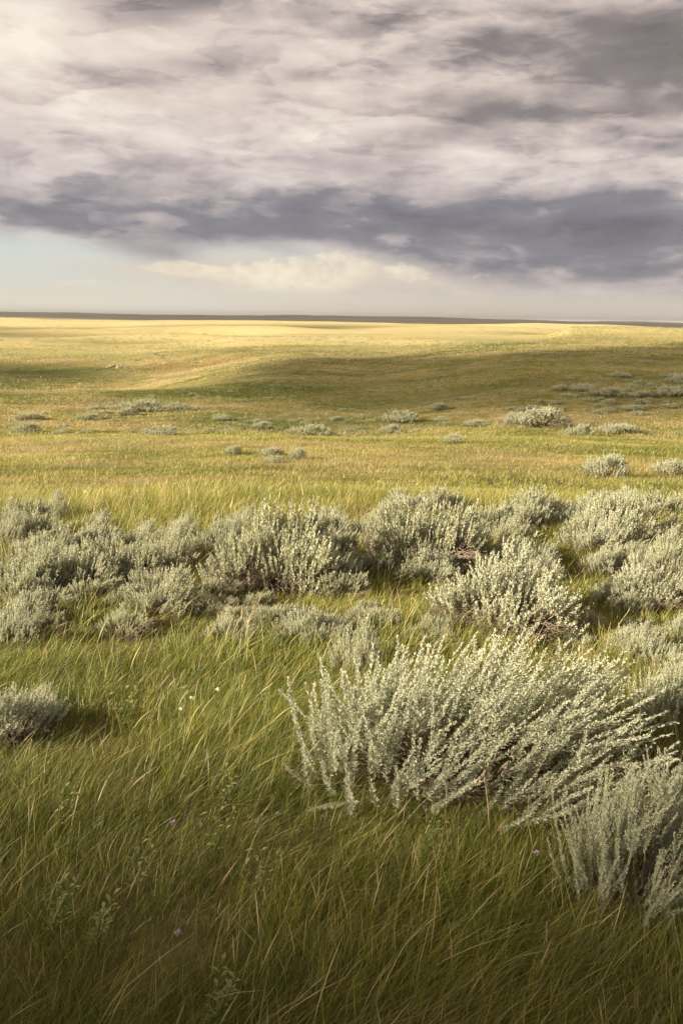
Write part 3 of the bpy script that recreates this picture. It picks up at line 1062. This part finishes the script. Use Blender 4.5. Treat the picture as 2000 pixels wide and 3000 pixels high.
def blades(n, y0, y1, length, width, segs, headp, lean=0.35, seed=1, clumps=0.0, tall_noise=0.5):
    g = np.random.default_rng(seed)
    # area-uniform in a wedge that is a bit wider than the view
    a = g.random(n * 2)
    yy = np.sqrt(y0 ** 2 + a * (y1 ** 2 - y0 ** 2))
    xx = (g.random(n * 2) * 2 - 1) * (0.40 * yy + 0.9)
    if clumps:
        nc = max(1, n * 2 // 9)
        who = g.integers(0, nc, n * 2)
        spread = clumps * g.uniform(0.1, 0.5, nc)[who]
        xx = xx[who] + g.normal(0, 1, n * 2) * spread
        yy = yy[who] + g.normal(0, 1, n * 2) * spread
    keep = g.random(n * 2) < (0.62 + 0.9 * fbm(xx, yy, max(0.5, y0 * .12), 40, 3))
    xx, yy = xx[keep][:n], yy[keep][:n]
    low = np.ones(len(xx))
    for (fx, fy, fa_, fb_) in FOOT:
        if y0 - 2 < fy < y1 + 2 and fy < 26:
            q = np.hypot((xx - fx) / fa_, (yy - fy) / fb_)
            low = np.minimum(low, np.clip((q - 0.30) / 0.5, 0.0, 1))
            q2 = np.hypot((xx - fx) / (fa_ * 1.1), (yy - fy + 0.9 * fb_) / (fb_ * 0.9))
            low = np.minimum(low, np.clip(0.62 + q2 * 0.5, 0.0, 1))
    keep = g.random(len(xx)) < 0.12 + 1.2 * low
    xx, yy, low = xx[keep], yy[keep], low[keep]
    n = len(xx)
    zz = H(xx, yy) - 0.01
    hn = 1 + tall_noise * 1.6 * fbm(xx, yy, 1.1 + 0.1 * y0, 50, 3)
    L = length * g.uniform(0.35, 1.35, n) * hn * (0.45 + 0.55 * low)
    isH = (g.random(n) < headp)
    L = np.where(isH, L * 1.25, L)
    W = width * g.uniform(0.45, 1.5, n)
    ang = g.uniform(0, 2 * np.pi, n)
    wn = fbm(xx, yy, 0.9 + .05 * y0, 60, 2)
    wd = np.stack([WIND[0] + 1.6 * fbm(xx, yy, 0.35 + .03 * y0, 62, 2) + 0.5 * wn + g.normal(0, .45, n), WIND[1] + 1.6 * fbm(xx, yy, 0.4 + .03 * y0, 70, 2) + g.normal(0, .45, n)], -1)
    sp_ = g.uniform(0.0, 0.75, n) ** 1.3
    dirx = np.cos(ang) * sp_ + wd[:, 0] * lean
    diry = np.sin(ang) * sp_ + wd[:, 1] * lean
    bend = g.uniform(0.0, 1.0, n) ** 1.5 * (0.55 + lean) * (1 + 1.2 * wn)
    bx = wd[:, 0] * bend + np.cos(ang) * .15
    by = wd[:, 1] * bend + np.sin(ang) * .15
    fa = ang + g.uniform(0, np.pi, n)
    sxv, syv = np.cos(fa), np.sin(fa) * 0.6
    K = segs + 1
    V_ = np.zeros((n, K, 2, 3), np.float32)
    al = np.zeros((n, K, 2), np.float32)
    hd = np.zeros((n, K, 2), np.float32)
    for k in range(K):
        t = k / segs
        nx = dirx * t + bx * t * t
        ny = diry * t + by * t * t
        nz = t * (1 - 0.18 * t * bend)
        sc = L / np.sqrt(1 + (dirx + bx * .6) ** 2 + (diry + by * .6) ** 2)
        cx_, cy_, cz_ = xx + nx * sc, yy + ny * sc, zz + nz * sc
        wv = W * (1 - t ** 1.6 * 0.92) * (0.75 + 0.25 * (k > 0))
        headw = W * (1.5 if 0.6 <= t < 0.99 else 0.45 if t < 0.6 else 0.3)
        wv = np.where(isH, headw, wv)
        V_[:, k, 0] = np.stack([cx_ - sxv * wv / 2, cy_ - syv * wv / 2, cz_], -1)
        V_[:, k, 1] = np.stack([cx_ + sxv * wv / 2, cy_ + syv * wv / 2, cz_], -1)
        al[:, k] = t
        hd[:, k] = (isH & (t >= 0.6))[:, None]
    base = np.arange(n)[:, None] * (K * 2)
    fs = []
    for k in range(segs):
        b = base[:, 0] + 2 * k
        fs.append(np.stack([b, b + 1, b + 3, b + 2], -1))
    rn = np.repeat(g.random(n), K * 2)
    return V_.reshape(-1, 3), np.concatenate(fs), rn, al.ravel(), hd.ravel()


def grass_obj(name, parts, label):
    vs_, fs, rn, al, hd = [], [], [], [], []
    off = 0
    for a in parts:
        vs_.append(a[0]); fs.append(a[1] + off); rn.append(a[2]); al.append(a[3]); hd.append(a[4])
        off += len(a[0])
    me = mesh_from(name, np.concatenate(vs_), np.concatenate(fs), M_grass, False,
                   {'rnd': np.concatenate(rn), 'along': np.concatenate(al), 'head': np.concatenate(hd)})
    o = link(name, me)
    tag(o, label, 'grass', kind='stuff')
    return o


grass_obj('long_grass', [
    blades(80000, 1.4, 4.8, 0.13, 0.0024, 3, 0.01, 0.16, 1),
    blades(105000, 1.4, 4.8, 0.18, 0.0023, 4, 0.02, 0.17, 21, clumps=0.09),
    blades(2600, 1.4, 5.5, 0.22, 0.0019, 5, 0.5, 0.26, 31),
    blades(2200, 5.0, 11, 0.22, 0.0028, 4, 0.5, 0.24, 32),
    blades(110000, 4.6, 10.5, 0.13, 0.0036, 3, 0.01, 0.14, 2),
    blades(90000, 4.6, 10.5, 0.175, 0.0034, 3, 0.03, 0.18, 22, clumps=0.16),
], 'long green and straw coloured grass bending to the right across the foreground')
grass_obj('meadow_grass', [
    blades(190000, 10.5, 24, 0.095, 0.0075, 2, 0.0, 0.12, 3, clumps=0.22),
    blades(220000, 24, 60, 0.14, 0.014, 2, 0.0, 0.15, 4, clumps=0.40),
    blades(180000, 60, 150, 0.18, 0.034, 2, 0.0, 0.15, 5, clumps=1.0),
    blades(80000, 150, 330, 0.28, 0.11, 2, 0.0, 0.15, 6, clumps=2.2),
], 'short yellow green meadow grass covering the slope beyond the sagebrush')

# ------------------------------------------------------------------ pale rocks in the left hollow
M_rock = newmat('pale_rock')
p, x, y, z = geopos()
out(principled(mixc(noise(p, 3, 5, 0.6), (0.22, 0.19, 0.14), (0.42, 0.37, 0.28)), 0.9, 0.1))


def rock(px, py, s, label):
    import bmesh
    bm = bmesh.new()
    bmesh.ops.create_icosphere(bm, subdivisions=3, radius=1)
    for v in bm.verts:
        c = v.co
        k = 1 + 0.5 * float(fbm(c.x * 3 + px, c.y * 3 + c.z * 2, 2.0, 9, 3))
        v.co = Vector((c.x * 1.5 * k, c.y * k, c.z * 0.55 * k)) * s
    me = bpy.data.meshes.new('rock')
    bm.to_mesh(me)
    bm.free()
    me.materials.append(M_rock)
    o = link('rock', me)
    q = at(px, py)
    o.location = (q.x, q.y, q.z + 0.2 * s)
    o.rotation_euler = (0, 0, px)
    return tag(o, label, 'rock', 'pale rocks in the left hollow')


rock(331, 1074, 0.55, 'largest pale rock at the bottom of the sunlit hollow')
rock(349, 1077, 0.45, 'low pale rock right of the largest one in the hollow')
rock(318, 1077, 0.35, 'smallest pale rock, left of the largest one in the hollow')

# ------------------------------------------------------------------ wildflowers and leafy plants in the grass
M_stem = newmat('green_stem')
p, x, y, z = geopos()
out(leafy(mixc(noise(p, 20, 3), (0.10, 0.15, 0.03), (0.22, 0.25, 0.07)), 0.3))
M_forb = newmat('silvery_leaf')
p, x, y, z = geopos()
out(leafy(mixc(noise(p, 30, 3), (0.24, 0.27, 0.09), (0.42, 0.42, 0.20)), 0.3))


def petal_mat(name, a, b):
    m = newmat(name)
    p_, x_, y_, z_ = geopos()
    out(leafy(mixc(noise(p_, 90, 2), a, b), 0.35))
    return m


M_white = petal_mat('cream_petal', (0.75, 0.72, 0.50), (0.85, 0.82, 0.66))
M_purple = petal_mat('purple_petal', (0.36, 0.24, 0.36), (0.55, 0.42, 0.52))


def flower_meshes(seed, stem_h, rad, mat, n):
    g = np.random.default_rng(seed)
    tq = np.linspace(0, 1, 6)[:, None]
    path = np.array([[0, 0, 0]]) * (1 - tq) + np.array([[0.18, 0.05, 1.0]]) * stem_h * tq + np.array([[.05, 0, 0]]) * stem_h * tq ** 2
    sv, sf = tubes(path[None], np.array([0.0016]), np.array([0.0010]), 4)
    stem = mesh_from('flower_stem', sv, sf, M_stem)
    top = path[-1]
    vv, ff = [], []
    for i in range(n):
        d = g.normal(0, 1, 3)
        d[2] = abs(d[2]) * 0.9
        d /= np.linalg.norm(d)
        s = np.cross(d, g.normal(0, 1, 3))
        s /= np.linalg.norm(s)
        b = top + d * rad * 0.2
        k = len(vv)
        vv += [b, top + d * rad * .65 + s * rad * .28, top + d * rad * g.uniform(.85, 1.15), top + d * rad * .65 - s * rad * .28]
        ff.append([k, k + 1, k + 2, k + 3])
    bloom = mesh_from('bloom', np.array(vv), np.array(ff), mat)
    return stem, bloom


def flower(ms, px, py, label, group=None, s=1.0):
    q = at(px, py)
    e = bpy.data.objects.new('wildflower', None)
    C.objects.link(e)
    e.location = q
    e.scale = (s, s, s)
    e.rotation_euler = (0, 0, random.uniform(-.6, .6))
    tag(e, label, 'flower', group)
    link('stem', ms[0], e)
    link('bloom', ms[1], e)
    return e


fw = flower_meshes(1, 0.27, 0.012, M_white, 26)
fp = flower_meshes(2, 0.24, 0.012, M_purple, 20)
flower(fw, 520, 2230, 'cream wildflower head, rightmost but one of three in the left grass', 'cream wildflowers')
flower(fw, 598, 2215, 'cream wildflower head standing apart to the right in the left grass', 'cream wildflowers')
flower(fw, 500, 2250, 'cream wildflower head, lowest and leftmost in the left grass', 'cream wildflowers', .85)
flower(fp, 462, 2640, 'pink purple wildflower in the lower left grass', 'purple wildflowers')
flower(fp, 1515, 2740, 'purple wildflower in the grass left of the lower right sagebrush', 'purple wildflowers')
flower(fp, 465, 3010, 'pale purple wildflower nearest the bottom of the picture', 'purple wildflowers')
flower(fp, 780, 2530, 'small purple wildflower right of the lower left grass', 'purple wildflowers', .7)
ft = flower_meshes(3, 0.25, 0.035, M_white, 8)
g_ = random.Random(5)
for k in range(46):
    cx, cy = (g_.uniform(0, 420), g_.uniform(1050, 1165)) if k % 3 else (g_.uniform(430, 1100), g_.uniform(1040, 1130))
    flower(ft, cx * D2F, cy * D2F, 'tiny white wildflower speck in the near meadow', 'white wildflower specks in the meadow', g_.uniform(.35, .65))


def forb_mesh(seed, h, leaves):
    g = np.random.default_rng(seed)
    ns = 4
    tq = np.linspace(0, 1, 6)[None, :, None]
    end = np.stack([g.normal(0.10, .12, ns), g.normal(0, .12, ns), g.uniform(.75, 1.0, ns)], -1) * h
    path = end[:, None] * tq + np.array([.08, 0, -.03]) * h * tq ** 2
    sv, sf = tubes(path, np.full(ns, .0022), np.full(ns, .001), 4)
    stem = mesh_from('forb_stem', sv, sf, M_stem)
    vv, ff = [], []
    for s in range(ns):
        for i in range(leaves):
            t = 0.25 + 0.75 * i / leaves
            pos = end[s] * t + np.array([.08, 0, -.03]) * h * t * t
            a = i * 2.4 + s
            d = np.array([math.cos(a), math.sin(a), 0.55])
            d /= np.linalg.norm(d)
            sd = np.array([-math.sin(a), math.cos(a), 0.0])
            L_ = 0.036 * (1.3 - .6 * t) * g.uniform(.8, 1.2)
            W_ = 0.011
            k = len(vv)
            vv += [pos, pos + d * L_ * .5 + sd * W_ / 2 + [0, 0, .003], pos + d * L_ - [0, 0, .004], pos + d * L_ * .5 - sd * W_ / 2 + [0, 0, .003]]
            ff.append([k, k + 1, k + 2, k + 3])
    leaf = mesh_from('forb_leaves', np.array(vv), np.array(ff), M_forb)
    return stem, leaf


FB = [forb_mesh(11 + k, [.22, .20, .24][k], [9, 12, 8][k]) for k in range(3)]
for i, (px, py, lab) in enumerate([
    (165, 2470, 'silvery leafy plant near the left edge below the left edge sagebrush'),
    (640, 2400, 'silvery leafy plant in the grass left of the largest sagebrush'),
    (612, 2540, 'green broad leaved plant below the silvery one in the left grass'),
    (385, 2640, 'green leafy plant beside the pink purple wildflower'),
    (285, 2800, 'silvery leafy plant low in the left grass'),
    (735, 2660, 'pale leafy plant in the grass below the largest sagebrush, left'),
    (155, 2770, 'leafy plant low down near the left edge'),
    (620, 3040, 'leafy plant in the darkest grass at the bottom'),
    (345, 2150, 'leafy grey green plant in the upper left grass'),
    (1240, 2560, 'leafy plant right below the largest sagebrush'),
]):
    q = at(px, py)
    e = bpy.data.objects.new('leafy_plant', None)
    C.objects.link(e)
    e.location = q
    e.rotation_euler = (0, 0, random.uniform(-.7, .7))
    tag(e, lab, 'plant', 'leafy plants in the grass')
    link('stem', FB[i % 3][0], e)
    link('leaves', FB[i % 3][1], e)

# ------------------------------------------------------------------ the air
hz = newmat('air_haze')
pv = X.t.nodes.new('ShaderNodeVolumePrincipled')
pv.inputs['Color'].default_value = (0.90, 0.90, 0.90, 1)
pv.inputs['Density'].default_value = HAZE
pv.inputs['Anisotropy'].default_value = 0.0
o_ = X.t.nodes.new('ShaderNodeOutputMaterial')
X.t.links.new(pv.outputs[0], o_.inputs['Volume'])
W_, Z0_, Z1_ = 59000.0, -95.0, 60.0
hv = np.array([[a, b, c] for c in (Z0_, Z1_) for (a, b) in ((-W_, -W_), (W_, -W_), (W_, W_), (-W_, W_))])
hf = np.array([[3, 2, 1, 0], [4, 5, 6, 7], [0, 1, 5, 4], [1, 2, 6, 5], [2, 3, 7, 6], [3, 0, 4, 7]])
tag(link('haze', mesh_from('haze', hv, hf, hz)), kind='stuff')
